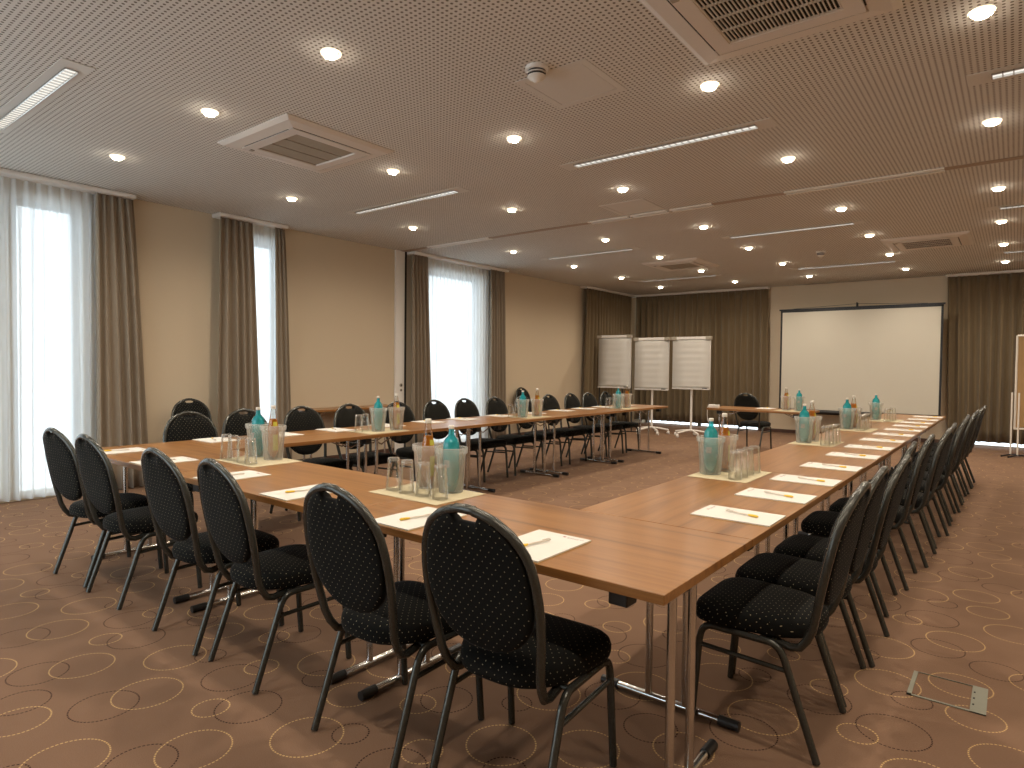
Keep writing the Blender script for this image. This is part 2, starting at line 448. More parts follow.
curtain('sheer_curtain', 'narrow strip of white sheer curtain between two taupe drapes', 'curtain', M['sheer'], 'y', XL + .06, 2.40, 3.0, 2.40, 3.0, .02, 3.012, .10, .02, 8, G2, 0, 12)
curtain('sheer_curtain', 'white sheer curtain over the bright third window', 'curtain', M['sheer'], 'y', XL + .06, 5.4, 7.12, 5.4, 7.12, .02, 3.012, .085, .030, 9, G2, 0, 12)
G3 = 'brown drapes on the back wall'
curtain('drape', 'wide brown drape on the back wall behind the three flipcharts', 'curtain', M['drapeback'], 'x', YB - .12, -6.50, -3.44, -6.50, -3.42, .085, 3.012, .14, .058, 10, G3)
curtain('drape', 'wide brown drape right of the projection screen', 'curtain', M['drapeback'], 'x', YB - .12, -.31, 3.25, -.27, 3.25, .085, 3.012, .15, .06, 11, G3)

# ------------------------------------------------------------------ ceiling fittings
def downlight_proto():
    t = thing('ceiling_downlight', 'x', 'ceiling light', (0, 0, H), 0, 'round glass downlights in the ceiling')
    b = MB(); b.lathe([(.036, 0), (.054, 0), (.057, -.004), (.055, -.012), (.046, -.016), (.037, -.012), (.036, 0)], 24)
    b.build('glass_ring', M['litglass'], t)
    b = MB(); b.lathe([(.035, -.001), (.035, -.022), (.029, -.028), (0.0001, -.030)], 12)
    b.build('glowing_lens', M['lamp'], t)
    for a in (0.2, 0.2 + PI):
        b = MB(); x, y = .050 * math.cos(a), .050 * math.sin(a)
        b.tube([(x, y, -.008), (x * .98, y * .98, -.022), (x * .74, y * .74, -.031)], .005, 6)
        b.build('lens_clip', M['acgrille'], t)
    ld = bpy.data.lights.new('halogen_lamp', 'SPOT'); ld.energy = 54; ld.color = (1.0, .86, .70); ld.spot_size = math.radians(165); ld.spot_blend = 1.0; ld.shadow_soft_size = .05
    lo = bpy.data.objects.new('halogen_lamp', ld); C.objects.link(lo); lo.parent = t; lo.location = (0, 0, -.045)
    return t
LX = [-5.29, -3.71, -2.34, -.82, .52, 1.97]; LY = [-1.0, .67, 2.32, 4.03, 6.07, 7.75, 9.42, 11.15]  # last column and first row are invented, out of view, added for their light
dl = None
for iy, y in enumerate(LY):
    for ix, x in enumerate(LX):
        if iy == 0: lab = 'invented unseen round downlight above the viewer, %s from the left wall' % ORD[ix]
        else: lab = 'round ceiling downlight, %s from the left in the %s row from the viewer' % (ORD[ix], ORD[iy - 1])  # the end light of each row is an unseen addition
        if dl is None: dl = downlight_proto(); dl.location = (x, y, H); dl['label'] = lab
        else: dup(dl, (x, y, H), 0, lab)

def slot(x0, x1, y, label):
    cx = (x0 + x1) / 2; L = x1 - x0
    t = thing('slot_light', label, 'ceiling light', (cx, y, H), 0, 'long slot lights in the ceiling')
    b = MB(); w = .036
    b.box(-L / 2 - .12, L / 2 + .12, -w - .05, -w, -.004, -.001); b.box(-L / 2 - .12, L / 2 + .12, w, w + .05, -.004, -.001)
    b.box(-L / 2 - .12, -L / 2, -w, w, -.004, -.001); b.box(L / 2, L / 2 + .12, -w, w, -.004, -.001)
    b.build('mounting_plate', M['ceilplain'], t)
    b = MB(); b.box(-L / 2, L / 2, -w, w, -.002, -.001); b.build('diffuser', M['louver'], t)
    b = MB()
    b.box(-L / 2, L / 2, -w, -w + .006, -.014, -.001); b.box(-L / 2, L / 2, w - .006, w, -.014, -.001)
    n = int(L / .05)
    for i in range(n + 1):
        x = -L / 2 + L * i / n; b.box(x - .0025, x + .0025, -w, w, -.012, -.003)
    b.build('louver', M['chrome'], t)
slot(-5.26, -3.74, -.14, 'bright slot light in the ceiling at the upper left')
slot(-5.24, -3.70, 3.12, 'slot light in the ceiling nearest the narrow second window')
slot(-2.32, -.80, 3.15, 'long slot light in the middle of the near ceiling')
slot(.54, 2.05, 3.18, 'short visible end of a slot light at the upper right edge')
slot(-5.22, -3.74, 6.89, 'slot light in the ceiling near the bright third window')
slot(-2.30, -.85, 6.89, 'slot light beyond the ceiling track, middle of the room')
slot(.52, 2.05, 7.0, 'slot light beyond the ceiling track at the right edge')
slot(-5.2, -3.73, 10.14, 'slot light in the ceiling above the flipcharts')
slot(-2.29, -.85, 10.18, 'slot light in the ceiling near the projection screen')
slot(.52, 2.05, 10.2, 'farthest slot light at the right edge above the brown drape')

def ac(cx, cy, label, fins):
    t = thing('ceiling_air_conditioner', label, 'air conditioner', (cx, cy, H), 0, 'square air conditioner cassettes in the ceiling')
    a = .485; b = MB()
    def ring(r, z): return [(-r, -r, z), (r, -r, z), (r, r, z), (-r, r, z)]
    rs = [ring(a, -.001), ring(a, -.007), ring(a - .035, -.026), ring(.36, -.036)]
    b.loft(rs, 0, False, False)
    rs = [ring(.36, -.038), ring(.36, -.030), ring(.352, -.030), ring(.352, -.040), ring(.27, -.040), ring(.262, -.030)]
    b.loft(rs, 0, False, False); b.add(ring(.262, -.030), [(0, 1, 2, 3)], 1)
    b.build('panel', [M['acwhite'], M['dark'] if fins else M['acgrille']], t)
    for i in range(4):
        f = MB(); f.box(-.30, .30, -.362, -.354, -.037, -.031)
        o = f.build('air_slot', M['dark'], t); o.rotation_euler = (0, 0, i * PI / 2)
    g = MB()
    if fins:
        n = 27
        for i in range(n + 1):
            x = -.262 + .524 * i / n; g.box(x - .0029, x + .0029, -.262, .262, -.037, -.031)
        for y in (-.262, -.13, 0, .13, .262): g.box(-.262, .262, y - .006, y + .006, -.037, -.030)
    else:
        for x in (-.262, -.087, .087, .262): g.box(x - .004, x + .004, -.262, .262, -.034, -.030)
    g.build('grille', M['acwhite'] if fins else M['acgrille'], t)
    f = MB(); f.box(-.345, -.31, -.30, -.27, -.046, -.040); f.build('sensor', M['acgrille'], t)
ac(-3.785, 1.49, 'square ceiling air conditioner with mesh grille near the left windows', False)
ac(-.255, 1.56, 'large ceiling air conditioner with finned grille, cut off by the top edge', True)
ac(-.28, 8.67, 'far ceiling air conditioner with dark grille at the right', True)
ac(-3.745, 8.62, 'far ceiling air conditioner above the flipchart side', False)

def hatch(cx, cy, s, label):
    t = thing('ceiling_hatch', label, 'access panel', (cx, cy, H), 0, 'flush access hatches in the ceiling')
    b = MB()
    b.box(-s, s, -s, -s + .045, -.004, -.001); b.box(-s, s, s - .045, s, -.004, -.001); b.box(-s, -s + .045, -s + .045, s - .045, -.004, -.001); b.box(s - .045, s, -s + .045, s - .045, -.004, -.001)
    b.build('hatch_frame', M['ceilplain'], t)
    b = MB(); b.box(-s + .048, s - .048, -s + .048, s - .048, -.003, -.001); b.build('hatch_door', M['ceilplain'], t)
hatch(-1.5, 1.82, .25, 'flush square ceiling hatch beside the near smoke detector')
hatch(-2.61, 4.73, .26, 'flush square ceiling hatch just before the ceiling track')
def smoke(cx, cy, label):
    t = thing('smoke_detector', label, 'smoke detector', (cx, cy, H), 0, 'smoke detectors')
    b = MB(); b.lathe([(.052, -.001), (.052, -.014), (.046, -.018), (.0001, -.018)], 20); b.build('base', M['white'], t)
    b = MB(); b.lathe([(.040, -.018), (.041, -.026)], 20, 1); b.lathe([(.043, -.026), (.043, -.032)], 20, 0); b.lathe([(.038, -.032), (.038, -.040)], 20, 1)
    b.lathe([(.041, -.040), (.036, -.050), (.018, -.054), (.016, -.064), (.0001, -.066)], 20, 0)
    b.build('sensor_head', [M['white'], M['black']], t); t.scale = (1.3, 1.3, 1.3)
smoke(-1.53, 1.50, 'round smoke detector beside the square ceiling hatch')
smoke(-1.6, 8.68, 'tiny far smoke detector between the far ceiling lights')

# ------------------------------------------------------------------ tables
TT, TH = .74, .028
def table_proto(name, L, D, label, group, bar=.57):
    t = thing(name, label, 'table', (0, 0, 0), 0, group)
    b = MB(); b.box(-L / 2 + .001, L / 2 - .001, -D / 2 + .001, D / 2 - .001, TT - TH, TT)
    b.build('tabletop', M['wood'], t, bevel=.002)
    for sx in (-1, 1):
        x = sx * (L / 2 - .10)
        for sy in (-1, 1):
            b = MB(); b.tube([(x, sy * .076, .030), (x, sy * .076, TT - TH)], .0145, 12)
            b.build('leg', M['chrome'], t)
        b = MB(); b.tube([(x, -bar / 2 + .04, .020), (x, bar / 2 - .04, .020)], .0145, 12)
        o = b.build('foot_bar', M['chrome'], t)
        for sy in (-1, 1):
            c = MB(); c.tube([(x, sy * (bar / 2 - .075), .020), (x, sy * bar / 2, .020)], .0185, 12)
            c.build('end_cap', M['black'], o)
        b = MB()
        for sy in (-1, 1):
            b.tube([(x, sy * .076, TT - .10), (x - sx * .07, sy * .06, TT - .13), (x - sx * .30, sy * .05, TT - TH - .004)], .006, 6)
        b.tube([(x, -.076, TT - .085), (x + sx * .012, 0, TT - .10), (x, .076, TT - .085)], .006, 6)
        b.build('folding_brace', M['chrome'], t)
        for sy in (-1, 1):
            b = MB(); b.box(x - sx * .065 - .03, x - sx * .065 + .03, sy * (D / 2 - .085) - .03, sy * (D / 2 - .085) + .03, TT - TH - .055, TT - TH)
            b.build('connector_block', M['black'], t, bevel=.004)
    return t
GT = 'walnut-topped folding tables of the conference square'
tp = None
spots = []
for i, x in enumerate((-.7, -2.1, -3.5)):
    spots.append(((x, .35, 0), 0, 'walnut folding table of the near row, ' + ['right end at the near corner', 'in the middle', 'left end'][i]))
for i in range(5):
    spots.append(((-.35, .7 + 1.54 * (i + .5), 0), -PI / 2, 'walnut folding table in the right-hand row, %s from the near corner' % ORD[i]))
for i in range(5):
    spots.append(((-3.85, .7 + 1.4 * (i + .5), 0), PI / 2, 'walnut folding table in the left-hand row, %s from the near end' % ORD[i]))
spots.append(((-2.2, 8.05, 0), 0, 'single walnut folding table at the far end, before the lone chair'))
tr = None
for loc, rz, lab in spots:
    if rz < 0:   # the right-hand row uses slightly longer tables
        if tr is None: tr = table_proto('conference_table', 1.54, .7, lab, GT); tr.location = loc; tr.rotation_euler.z = rz
        else: dup(tr, loc, rz, lab)
    elif tp is None: tp = table_proto('conference_table', 1.4, .7, lab, GT); tp.location = loc; tp.rotation_euler.z = rz
    else: dup(tp, loc, rz, lab)
st = table_proto('side_table', 1.55, .40, 'narrow wooden side table against the left wall behind the chairs', None, .34)
st.location = (XL + .225, 3.98, 0); st.rotation_euler.z = PI / 2

# ------------------------------------------------------------------ chair
def interp(tab, v):
    if v <= tab[0][0]: return tab[0][1]
    for (a, b), (c, d) in zip(tab, tab[1:]):
        if v <= c: return b + (d - b) * (v - a) / (c - a)
    return tab[-1][1]
YZ = [(.36, -.150), (.43, -.185), (.53, -.205), (.66, -.230), (.80, -.258), (.90, -.292), (.94, -.308)]
HW = [(.36, .175), (.42, .183), (.48, .191), (.54, .200), (.60, .206), (.66, .209), (.72, .206), (.78, .196), (.83, .177), (.87, .147), (.90, .107), (.918, .065), (.926, .03), (.928, 0)]
def arc(p0, p1, p2, n=5):
    return [tuple((1 - t) ** 2 * a + 2 * t * (1 - t) * b + t * t * c for a, b, c in zip(p0, p1, p2)) for t in [i / n for i in range(n + 1)]]
def chair_proto():
    t = thing('conference_chair', 'x', 'chair')
    # seat cushion
    b = MB(); N = 40
    def outline(sc, z, dy=0):
        out = []
        for kx in range(N):
            a = 2 * PI * kx / N; c, s = math.cos(a), math.sin(a); e = .42 if s >= 0 else .42 + .26 * min(1, -s * 2)
            x = .226 * sc * math.copysign(abs(c) ** e, c); y = .217 * sc * math.copysign(abs(s) ** e, s)
            x *= .93 + .13 * (y / .217) - (.05 * (y / .217) ** 2 if y > 0 else .02 * (y / .217) ** 2)
            out.append((x, y + .026 + dy, z))
        return out
    rings = [outline(.90, .384), outline(.985, .388), outline(1.0, .402), outline(1.0, .420), outline(.978, .436)]
    b.loft(rings, 1, False)
    top = [outline(.978, .436), outline(.93, .447), outline(.75, .457), outline(.4, .462), outline(.02, .463)]
    b.loft(top, 0, False); b.add(outline(.02, .463), [tuple(range(N))], 0); b.add(outline(.90, .384), [tuple(range(N))[::-1]], 1)
    b.build('seat', [M['seat'], M['seatside']], t, weld=True)
    # backrest pad
    pts = [(0, .487), (.045, .490), (.090, .505), (.125, .528), (.152, .556), (.172, .592), (.184, .635), (.1885, .68), (.1865, .725), (.178, .775), (.163, .82), (.14, .857), (.113, .884), (.085, .902), (.060, .9115), (.049, .912), (.044, .906), (.038, .8955), (.026, .8925)]
    pts = pts + [(0, .892)] + [(-x, z) for x, z in pts[:0:-1]]
    def layer(sc, dy):
        out = []
        for x, z in pts:
            xx = x * sc * 1.03; zz = .69 + (z - .69) * sc
            out.append((xx, interp(YZ, zz) + dy, .45 + (zz - .45) * .985 if zz > .45 else zz))
        return out
    b = MB()
    fr = [layer(1, -.004), layer(.985, .012), layer(.94, .021), layer(.80, .027), layer(.5, .031), layer(.02, .032)]
    bk = [layer(1, -.004), layer(.985, -.014), layer(.94, -.019), layer(.80, -.022), layer(.5, -.024), layer(.02, -.025)]
    b.loft(fr, 0, False); b.loft(bk[::-1], 0, False)
    b.add(fr[-1], [tuple(range(len(pts)))], 0); b.add(bk[-1], [tuple(range(len(pts)))[::-1]], 0)
    b.build('backrest', M['back'], t, weld=True)
    # back frame hoop
    right = [(.165, -.02, .374), (.167, -.07, .366), (.170, -.115, .358), (.172, -.146, .366)]
    zs = [.40, .44, .48, .53, .58, .63, .68, .73, .78, .815, .845, .87, .888, .902, .912, .920, .925]
    right += [(interp(HW, z), interp(YZ, z), z) for z in zs] + [(.03, interp(YZ, .928), .9285), (0, interp(YZ, .929), .930)]
    right = [(x, y, .45 + (z - .45) * .985 if z > .45 else z) for x, y, z in right]
    path = right + [(-x, y, z) for x, y, z in right[-2::-1]]
    b = MB(); b.tube(path, .0142, 10)
    b.build('back_frame', M['frame'], t)
    # legs: each half of a side arch
    for sx in (-1, 1):
        x = sx * .205
        fp = [(x + sx * .004, .222, .004), (x, .198, .315)] + arc((x, .196, .325), (x, .190, .376), (x, .145, .376))[0:] + [(x, .05, .374)]
        rp = [(x, .05, .374), (x, -.04, .372)] + arc((x, -.05, .372), (x, -.088, .370), (x, -.106, .318)) + [(x + sx * .004, -.215, .004)]
        for pth in (fp, rp):
            b = MB(); b.tube(pth, .0130, 10)
            b.build('leg', M['frame'], t)
        b = MB(); b.tube([(x, .197, .298), (x, -.107, .286)], .009, 8); b.build('stretcher', M['frame'], t)
    for y in (-.06, .14):
        b = MB(); b.tube([(-.205, y, .374), (.205, y, .374)], .009, 8); b.build('seat_rail', M['frame'], t)
    return t
cp = chair_proto(); first = [True]
def chair(x, y, rz, label, group):
    if first[0]:
        cp.location = (x, y, 0); cp.rotation_euler.z = rz; cp['label'] = label; cp['group'] = group; first[0] = False
    else: dup(cp, (x, y, 0), rz, label, group)
NEAR = [(-3.78, .05, 4), (-3.25, .05, 1), (-2.40, .055, 0), (-1.86, .06, -4), (-1.055, .045, 0), (-.525, .105, 2)]
for i, (x, y, a) in enumerate(NEAR):
    chair(x, y, math.radians(a), 'black dotted chair, back to the viewer, %s from left along near tables' % ORD[i], 'chairs along the near tables')
RDX = [0, -.015, .005, -.055, -.03, .01, -.01, .02, 0, .02, .01, .02, .02]; RDA = [0, 0, 0, .03, 0, -.03, .02, .03, 0, 0, 0, -.02, 0]
RY = [.98, 1.44, 1.90, 2.6, 3.16, 3.77, 4.35, 4.85, 5.46, 5.95, 6.52, 7.09, 7.60]
for i, y in enumerate(RY):
    chair(-.012 + .018 * (y - 1) + RDX[i], y, PI / 2 + RDA[i], 'black dotted chair along the right-hand tables, %s from the viewer' % ORD[i], 'chairs along the right-hand tables')
LYc = [.90, 1.37, 1.94, 2.48, 3.11, 3.67, 4.18, 4.75, 5.33, 5.95, 6.52, 7.02, 7.55]
for i, y in enumerate(LYc):
    chair(-4.24, y, -PI / 2, 'black dotted chair on window side of left-hand tables, %s from near end' % ORD[i], 'chairs along the left-hand tables')
chair(-6.16, 1.80, -PI / 2, 'spare black chair by the left wall between the near drapes', None)
chair(-6.30, 8.0, -PI / 2, 'spare black chair by the left wall beyond the bright third window', None)
chair(-2.70, 9.25, math.radians(-8), 'lone black chair beyond the far table, before the brown drape', None)

# ------------------------------------------------------------------ table settings
ZT = TT + .0005
def pad_proto():
    t = thing('notepad', 'x', 'notepad', (0, 0, ZT), 0)
    b = MB(); b.box(-.1075, .1075, 0, .305, .001, .0055); b.build('sheets', M['paper'], t)
    b = MB(); b.box(-.1082, .1082, -.0007, .3057, 0, .001); b.build('backing', M['paperback'], t)
    b = MB(); z0, z1 = .0056, .0058
    b.box(.012, .022, .276, .286, z0, z1, 1)
    xx = .030
    for w in (.008, .006, .009, .005, .008, .007, .006):
        b.box(xx, xx + w, .278, .281, z0, z1, 0); xx += w + .0025
    b.box(.030, .075, .2725, .2737, z0, z1, 0)
    b.build('letterhead', [M['ink'], M['redink']], t)
    return t
def pen_proto():
    t = thing('pen', 'x', 'pen', (0, 0, ZT + .0062), 0)
    b = MB(); b.tube([(0, -.02, .0052), (0, .075, .0052), (0, .082, .0052)], .0045, 8, radii=[.0034, .0034, .002]); b.build('barrel', M['penclear'], t)
    b = MB(); b.tube([(0, -.062, .006), (0, -.056, .006), (0, -.035, .0055), (0, -.02, .0052)], .006, 8, radii=[.0025, .0052, .005, .0038]); b.build('grip', M['yellow'], t)
    b = MB(); b.box(-.0012, .0012, .045, .078, .0092, .0108); b.build('clip', M['penclear'], t)
    return t
padp = pad_proto(); penp = pen_proto(); pf = [True]
rp_ = random.Random(3)
def pad(x, y, rz, lab, group, pen=True, tilt=0):
    lp = 'white notepad with yellow backing ' + lab; ln = 'yellow-gripped pen on the notepad ' + lab
    off = Matrix.Rotation(rz, 3, 'Z') @ Vector((rp_.uniform(-.01, .01), .125 + rp_.uniform(-.01, .01), 0))
    pr = rz - .28 + rp_.uniform(-.1, .1)
    if pf[0]:
        padp.location = (x, y, ZT); padp.rotation_euler.z = rz; padp['label'] = lp; padp['group'] = 'notepads ' + group
        penp.location = (x + off.x, y + off.y, ZT + .0062); penp.rotation_euler.z = pr; penp['label'] = ln; penp['group'] = 'pens ' + group; pf[0] = False
    else:
        dup(padp, (x, y, ZT), rz, lp, 'notepads ' + group)
        dup(penp, (x + off.x, y + off.y, ZT + .0062), pr, ln, 'pens ' + group)
for i, x in enumerate((-3.885, -3.235, -2.455, -1.832, -1.078, -.515)):
    pad(x, .008, 0, 'on the near tables, %s from the left' % ORD[i], 'on the near tables')
RP = [.91, 1.42, 1.95, 2.55, 3.2, 3.8, 4.42, 5.04, 5.62, 6.18, 6.74, 7.34, 7.93]
for i, y in enumerate(RP):
    pad(-.006, y + .1075, PI / 2, 'on the right-hand tables, %s from the viewer' % ORD[i], 'on the right-hand tables')
LP = [.88, 1.435, 1.965, 2.55, 3.11, 3.63, 4.27, 4.9, 5.57, 6.13, 6.68, 7.27]
for i, y in enumerate(LP):
    pad(-4.197, y, -PI / 2, 'on the left-hand tables, %s from the near end' % ORD[i], 'on the left-hand tables')
pad(-2.2, 8.37, PI, 'on the far table before the lone chair', 'on the far table')

def bucket_proto():
    b = MB()
    b.lathe([(.0001, .004), (.052, .004), (.055, 0), (.056, .004), (.0675, .176), (.0735, .178), (.0755, .183), (.0765, .203), (.0745, .206), (.0725, .203), (.0705, .190), (.066, .176), (.053, .008), (.0001, .008)], 28)
    o = b.build('cooling_bucket', M['bucket'], None); return o
def bottle_teal():
    t = thing('water_bottle', 'x', 'bottle'); t.scale = (.94, .94, .945)
    b = MB(); b.lathe([(.0001, .001), (.036, .001), (.041, .008), (.0415, .12), (.0415, .212), (.0405, .226), (.0365, .242), (.028, .254), (.0185, .263), (.0155, .272), (.0138, .288), (.0132, .304)], 20)
    b.build('body', M['teal'], t)
    b = MB(); b.lathe([(.0001, .316), (.013, .316), (.0145, .313), (.0145, .301), (.0135, .299)], 16); b.build('cap', M['cap'], t)
    b = MB(); n = 8
    vs = []; 
    for i in range(n + 1):
        a = -1.7 + .7 * i / n
        for z in (.115, .150): vs.append((.0425 * math.cos(a), .0425 * math.sin(a), z))
    b.add(vs, [(2 * i, 2 * i + 2, 2 * i + 3, 2 * i + 1) for i in range(n)], 0, True); b.build('label', M['glabel'], t)
    return t
def bottle_amber():
    t = thing('lemonade_bottle', 'x', 'bottle'); t.scale = (1, 1, .95)
    b = MB(); b.lathe([(.0001, .001), (.029, .001), (.032, .008), (.032, .185), (.030, .205), (.0235, .245), (.0165, .285), (.0135, .305), (.0135, .322)], 20)
    b.build('body', M['clearb'], t)
    b = MB(); b.lathe([(.0001, .004), (.028, .004), (.0305, .010), (.0305, .185), (.0285, .205), (.0225, .242), (.0215, .250), (.0001, .250)], 20); b.build('drink', M['amber'], t)
    b = MB(); b.lathe([(.0001, .336), (.013, .336), (.0148, .333), (.0148, .316), (.0138, .314)], 16); b.build('cap', M['cap'], t)
    b = MB(); n = 8; vs = []
    for i in range(n + 1):
        a = -.5 + .95 * i / n
        for z, r in ((.05, .0325), (.15, .0325), (.205, .0305), (.232, .0268)): vs.append((r * math.cos(a), r * math.sin(a), z))
    b.add(vs, [(4 * i + j, 4 * i + 4 + j, 4 * i + 5 + j, 4 * i + 1 + j) for i in range(n) for j in (0, 2)], 0, True); b.build('label', M['ylabel'], t)
    return t
def glass_proto():
    b = MB()
    b.lathe([(.0345, 0), (.0355, .001), (.0278, .137)], 20, 0); b.lathe([(.0278, .137), (.0270, .1485), (.0255, .150), (.0001, .150)], 20, 1)
    b.lathe([(.0345, 0), (.0336, .001), (.0255, .134), (.0235, .1365), (.0001, .137)], 20, 0)
    return b.build('tumbler', [M['glass'], M['glassbase']], None)
def mat_proto():
    b = MB(); b.box(-.22, .22, -.158, .158, 0, .0018); return b.build('placemat', M['mat'], None)
P = dict(b=bucket_proto(), t=bottle_teal(), a=bottle_amber(), g=glass_proto(), m=mat_proto()); used = {}
def put(kd, x, y, z, rz, label, cat, group):
    if kd not in used:
        o = P[kd]; used[kd] = 1; o.location = (x, y, z); o.rotation_euler = (0, 0, rz); tag(o, label, cat, group)
    else:
        o = dup(P[kd], (x, y, z), rz, label, group); o['category'] = cat
    return o
SETS = [ # where, mat centre/rot, teal, amber, glasses
    ('nearest the front left corner of the tables', (-2.875, .545, 0), (-3.04, .64), (-2.86, .635), [(-3.08, .455), (-2.99, .45), (-2.87, .445), (-2.775, .44)]),
    ('in the middle of the near tables', (-1.41, .525, 0), (-1.345, .617), (-1.505, .625), [(-1.58, .475), (-1.48, .468), (-1.37, .466), (-1.265, .466)]),
    ('nearest the viewer on the right-hand tables', (-.53, 1.99, 1), (-.622, 1.93), (-.605, 2.09), [(-.455, 1.84), (-.453, 1.935), (-.452, 2.035), (-.45, 2.14)]),
    ('second from the viewer on the right-hand tables', (-.54, 3.97, 1), (-.622, 3.92), (-.605, 4.085), [(-.44, 3.80), (-.43, 3.89), (-.425, 3.98), (-.42, 4.08)]),
    ('third from the viewer on the right-hand tables', (-.52, 5.49, 1), (-.605, 5.47), (-.575, 5.63), [(-.465, 5.39), (-.46, 5.48), (-.46, 5.60), (-.46, 5.73)]),
    ('farthest along the right-hand tables', (-.48, 7.0, 1), (-.585, 7.0), None, [(-.44, 6.80), (-.43, 6.93), (-.42, 7.06)]),
    ('nearest the viewer on the left-hand tables', (-3.70, 2.17, 1), (-3.705, 2.16), (-3.66, 2.33), [(-3.755, 1.985), (-3.80, 2.095)]),
    ('second along the left-hand tables', (-3.72, 4.42, 1), (-3.72, 4.28), (-3.70, 4.53), [(-3.83, 4.20), (-3.83, 4.32)]),
    ('farthest along the left-hand tables', (-3.72, 6.66, 1), (-3.73, 6.53), (-3.71, 6.75), [(-3.84, 6.43), (-3.84, 6.54), (-3.84, 6.63)]),
    ('on the far table before the projection screen', (-1.75, 7.95, 0), (-1.67, 7.95), (-1.86, 8.02), []),
]
ZM = ZT + .0019
for where, (mx, my, mr), tl, am, gl in SETS:
    put('m', mx, my, ZT, mr * PI / 2, 'beige woven placemat ' + where, 'placemat', 'beige placemats on the tables')
    for kd, nm, cat_, pos in (('t', 'teal water bottle', 'teal', tl), ('a', 'amber lemonade bottle', 'amber', am)):
        if pos is None: continue
        put('b', pos[0], pos[1], ZM, rp_.uniform(0, 6), 'frosted bucket with the %s bottle, %s' % (cat_, where), 'bucket', 'frosted bottle buckets on the tables')
        put(kd, pos[0], pos[1], ZM + .0085, rp_.uniform(-.5, .3), '%s in a frosted bucket, %s' % (nm, where), 'bottle', ('teal' if kd == 't' else 'amber') + ' bottles in the buckets')
    for i, (gx, gy) in enumerate(gl):
        od = ORD[i]
        put('g', gx, gy, ZM, 0, 'upturned clear tumbler, %s from left, %s' % (od, where), 'glass', 'upturned tumblers on the tables')
# small white device at the end of the far row
t = thing('power_adapter', 'small white box with hanging cable at the left end of the far table', 'adapter', (-2.82, 7.80, ZT))
b = MB(); b.box(-.075, .075, -.035, .035, 0, .048); b.build('housing', M['white'], t, bevel=.008)
b = MB(); b.tube([(-.075, 0, .025), (-.092, 0, .022), (-.098, -.005, -.03), (-.10, -.005, -.10), (-.096, 0, -.17), (-.085, .01, -.22)], .006, 8); b.build('cable', M['white'], t)

# ------------------------------------------------------------------ far wall equipment
def flipchart(x0, x1, y, z0, z1, label, kind, rz=0):
    cx = (x0 + x1) / 2; w = (x1 - x0) / 2
    t = thing('flipchart', label, 'flipchart', (cx, y, 0), rz, 'flipcharts before the brown drapes')
    tilt = .03
    b = MB(); b.box(-w + .02, w - .02, 0, .02, z0, z1 - .02); b.build('board', M['white'], t, bevel=.004)
    b = MB(); n = 26; vs = []; fs = []; rr = random.Random(int(x0 * 100))
    for i in range(n + 1):
        z = z0 + .03 + (z1 - .06 - z0 - .03) * i / n
        d = -.012 - .003 * math.sin(i * 1.9 + x0) - rr.uniform(0, .0016)
        for x in (-w + .035, -w * .3, w * .3, w - .035): vs.append((x, d, z))
    for i in range(n):
        for j in range(3): fs.append((4 * i + j, 4 * i + j + 1, 4 * i + j + 5, 4 * i + j + 4))
    b.add(vs, fs, 0, True); o = b.build('paper_pad', M['paper'], t); m = o.modifiers.new('s', 'SOLIDIFY'); m.thickness = .006; m.offset = 0
    b = MB(); b.box(-w, w, -.03, .03, z1 - .055, z1, 0); o = b.build('clamp_bar', M['white'], t, bevel=.006)
    for s in (-1, 1):
        c = MB(); c.box(s * w - s * .11, s * w + s * .003, -.036, .034, z1 - .062, z1 + .004); c.build('clamp_end', M['acgrille'], o, bevel=.006)
    b = MB(); b.box(-w + .03, w - .03, -.035, .0, z0 - .004, z0 + .014); b.box(w - .16, w - .07, -.034, -.02, z0 + .014, z0 + .030, 1); b.build('pen_tray', [M['white'], M['black']], t)
    if kind == 'star':
        b = MB(); b.tube([(0, .045, .10), (0, .045, z1 - .3)], .022, 12); b.build('post', M['white'], t)
        for i in range(5):
            a = 2 * PI * i / 5 + .5
            b = MB(); r = .33
            b.tube([(0, .045, .13), (.12 * math.cos(a), .045 + .12 * math.sin(a), .12), (r * math.cos(a), .045 + r * math.sin(a), .085)], .018, 8)
            o = b.build('foot', M['white'], t)
            c = MB(); px, py = r * math.cos(a), .045 + r * math.sin(a)
            c.tube([(px - .02, py, .032), (px + .02, py, .032)], .030, 12); c.tube([(px, py, .06), (px, py, .09)], .012, 8)
            c.build('caster', M['white'], o)
    else:
        for (a0, a1) in (((-w + .05, .04, z1 - .2), (-w + .01, .05, .0)), ((w - .05, .04, z1 - .2), (w - .01, .05, .0)), ((0, .05, z1 - .2), (0, .62, .0))):
            b = MB(); b.tube([a0, (a1[0], a1[1], .012)], .013, 8); b.build('leg', M['blackmetal'], t)
flipchart(-6.34, -5.53, 10.35, .90, 2.0, 'leftmost of the three white flipcharts, in the corner on black legs', 'tripod', 0)
flipchart(-5.44, -4.66, 10.28, .885, 1.93, 'middle flipchart of three, on a white post with castors', 'star', 0)
flipchart(-4.61, -3.81, 10.25, .925, 1.93, 'rightmost of the three white flipcharts, on a white post with castors', 'star', 0)

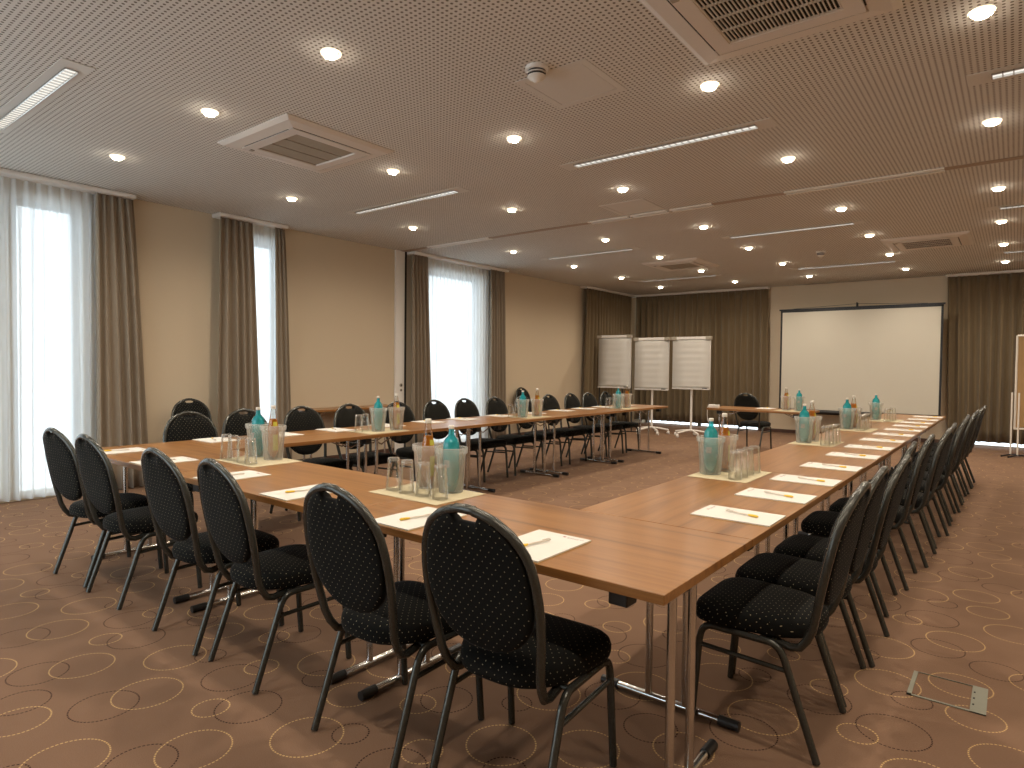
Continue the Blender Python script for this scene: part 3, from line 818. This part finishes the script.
t = thing('projection_screen', 'large white projection screen with black border on a tripod', 'projection screen', (-1.70, 12.02, 0))
w = 1.335
b = MB(); b.box(-w, w, 0, .003, .53, 2.48, 0); b.build('screen_fabric', M['screen'], t)
b = MB(); b.box(-w - .035, -w, -.002, .005, .53, 2.50); b.box(w, w + .035, -.002, .005, .53, 2.50); b.box(-w - .035, w + .035, -.002, .005, 2.465, 2.50)
b.build('black_border', M['black'], t)
b = MB(); b.box(-w - .06, w + .06, -.015, .02, 2.50, 2.53); b.build('top_bar', M['blackmetal'], t)
b = MB(); b.tube([(-w - .05, .0, .495), (w + .05, .0, .495)], .045, 12); b.build('screen_case', M['black'], t)
b = MB(); b.tube([(0, .07, .25), (0, .07, 2.60)], .016, 10); b.tube([(0, .07, 2.60), (0, -.01, 2.60), (0, -.01, 2.53)], .010, 8); b.build('pole', M['blackmetal'], t)
b = MB()
for s in (-1, 1): b.tube([(0, 0, 2.58), (s * w * .85, 0, 2.532)], .004, 6)
b.build('hanger_wire', M['blackmetal'], t)
for a in (-PI / 2 - .5, PI / 2, -PI / 2 + 1.2 - PI):
    b = MB(); b.tube([(0, .07, .62), (.30 * math.cos(a), .07 + .30 * math.sin(a), .22), (.5 * math.cos(a), .07 + .42 * math.sin(a), .012)], .012, 8); b.build('leg', M['blackmetal'], t)

t = thing('pinboard', 'brown kraft-paper pinboard in a metal frame at the right edge', 'pinboard', (1.30, 11.15, 0), -.06)
b = MB(); b.box(-.585, .585, 0, .03, .46, 1.87); b.build('panel', M['kraft'], t)
b = MB()
for x in (-.60, .60): b.tube([(x, .015, .42), (x, .015, 1.89)], .017, 10)
for z in (.435, 1.885): b.tube([(-.60, .015, z), (.60, .015, z)], .017, 10)
b.build('frame', M['track'], t)
for x in (-.64, -.55, .60):
    b = MB(); yo = -.04 if x < -.6 else -.12
    b.tube([(x, yo, .02), (x, yo, 1.0)], .012, 8); b.tube([(x, yo + .06, .44), (x, yo, .44)], .01, 6); o = b.build('leg', M['track'], t)
    c = MB(); c.tube([(x - .10, yo - .18, .014), (x, yo, .03), (x + .06, yo + .22, .014)], .012, 8); c.build('foot', M['blackmetal'], o)

t = thing('floor_box', 'grey metal floor outlet box set into the carpet at the right', 'floor box', (.505, 1.64, 0))
b = MB(); X0, X1, Y0, Y1 = -.13, .132, -.128, .128; zt = .004
b.box(X0, X0 + .016, Y0, Y1, 0.0005, zt); b.box(X0, X1, Y0, Y0 + .012, .0005, zt); b.box(X0, X1, Y1 - .003, Y1, .0005, zt); b.build('rim', M['boxmetal'], t)
b = MB(); b.box(X1 - .052, X1, Y0, Y1, .0005, zt + .001); 
b.build('cable_flap', M['boxmetal'], t)
b = MB()
for yy in (-.06, 0, .06): b.box(X1 - .046, X1 - .040, yy - .006, yy + .006, zt + .001, zt + .002)
b.build('flap_slot', M['dark'], t)

# ------------------------------------------------------------------ outside + light
w = bpy.data.worlds.new('overcast_sky'); SC.world = w; w.use_nodes = True
nt = w.node_tree; bg = nt.nodes['Background']; bg.inputs[0].default_value = (.83, .93, 1.0, 1); bg.inputs[1].default_value = 3.3

# ------------------------------------------------------------------ camera
CP = (0.693, -1.52, 1.324); YAW, PITCH, ROLL, F = 0.6677, -0.02751, 0.0107, 638.45
f = Vector((-math.sin(YAW) * math.cos(PITCH), math.cos(YAW) * math.cos(PITCH), math.sin(PITCH)))
r = Vector((math.cos(YAW), math.sin(YAW), 0)); u = r.cross(f)
r2 = r * math.cos(ROLL) + u * math.sin(ROLL); u2 = u * math.cos(ROLL) - r * math.sin(ROLL)
cam = bpy.data.cameras.new('camera'); co = bpy.data.objects.new('camera', cam); C.objects.link(co)
mt = Matrix((r2, u2, -f)).transposed().to_4x4(); mt.translation = CP; co.matrix_world = mt
cam.sensor_width = 36; cam.lens = 36 * F / 1024; cam.clip_start = .02; cam.clip_end = 200
SC.camera = co
SC.view_settings.view_transform = 'Standard'; SC.view_settings.look = 'None'; SC.view_settings.gamma = 1; SC.view_settings.exposure = 0.16
SC.view_settings.use_curve_mapping = False
cy = SC.cycles
cy.caustics_reflective = False; cy.caustics_refractive = False; cy.sample_clamp_indirect = 6; cy.max_bounces = 14; cy.transparent_max_bounces = 32
cy.diffuse_bounces = 5; cy.glossy_bounces = 12; cy.transmission_bounces = 12; cy.use_light_tree = True
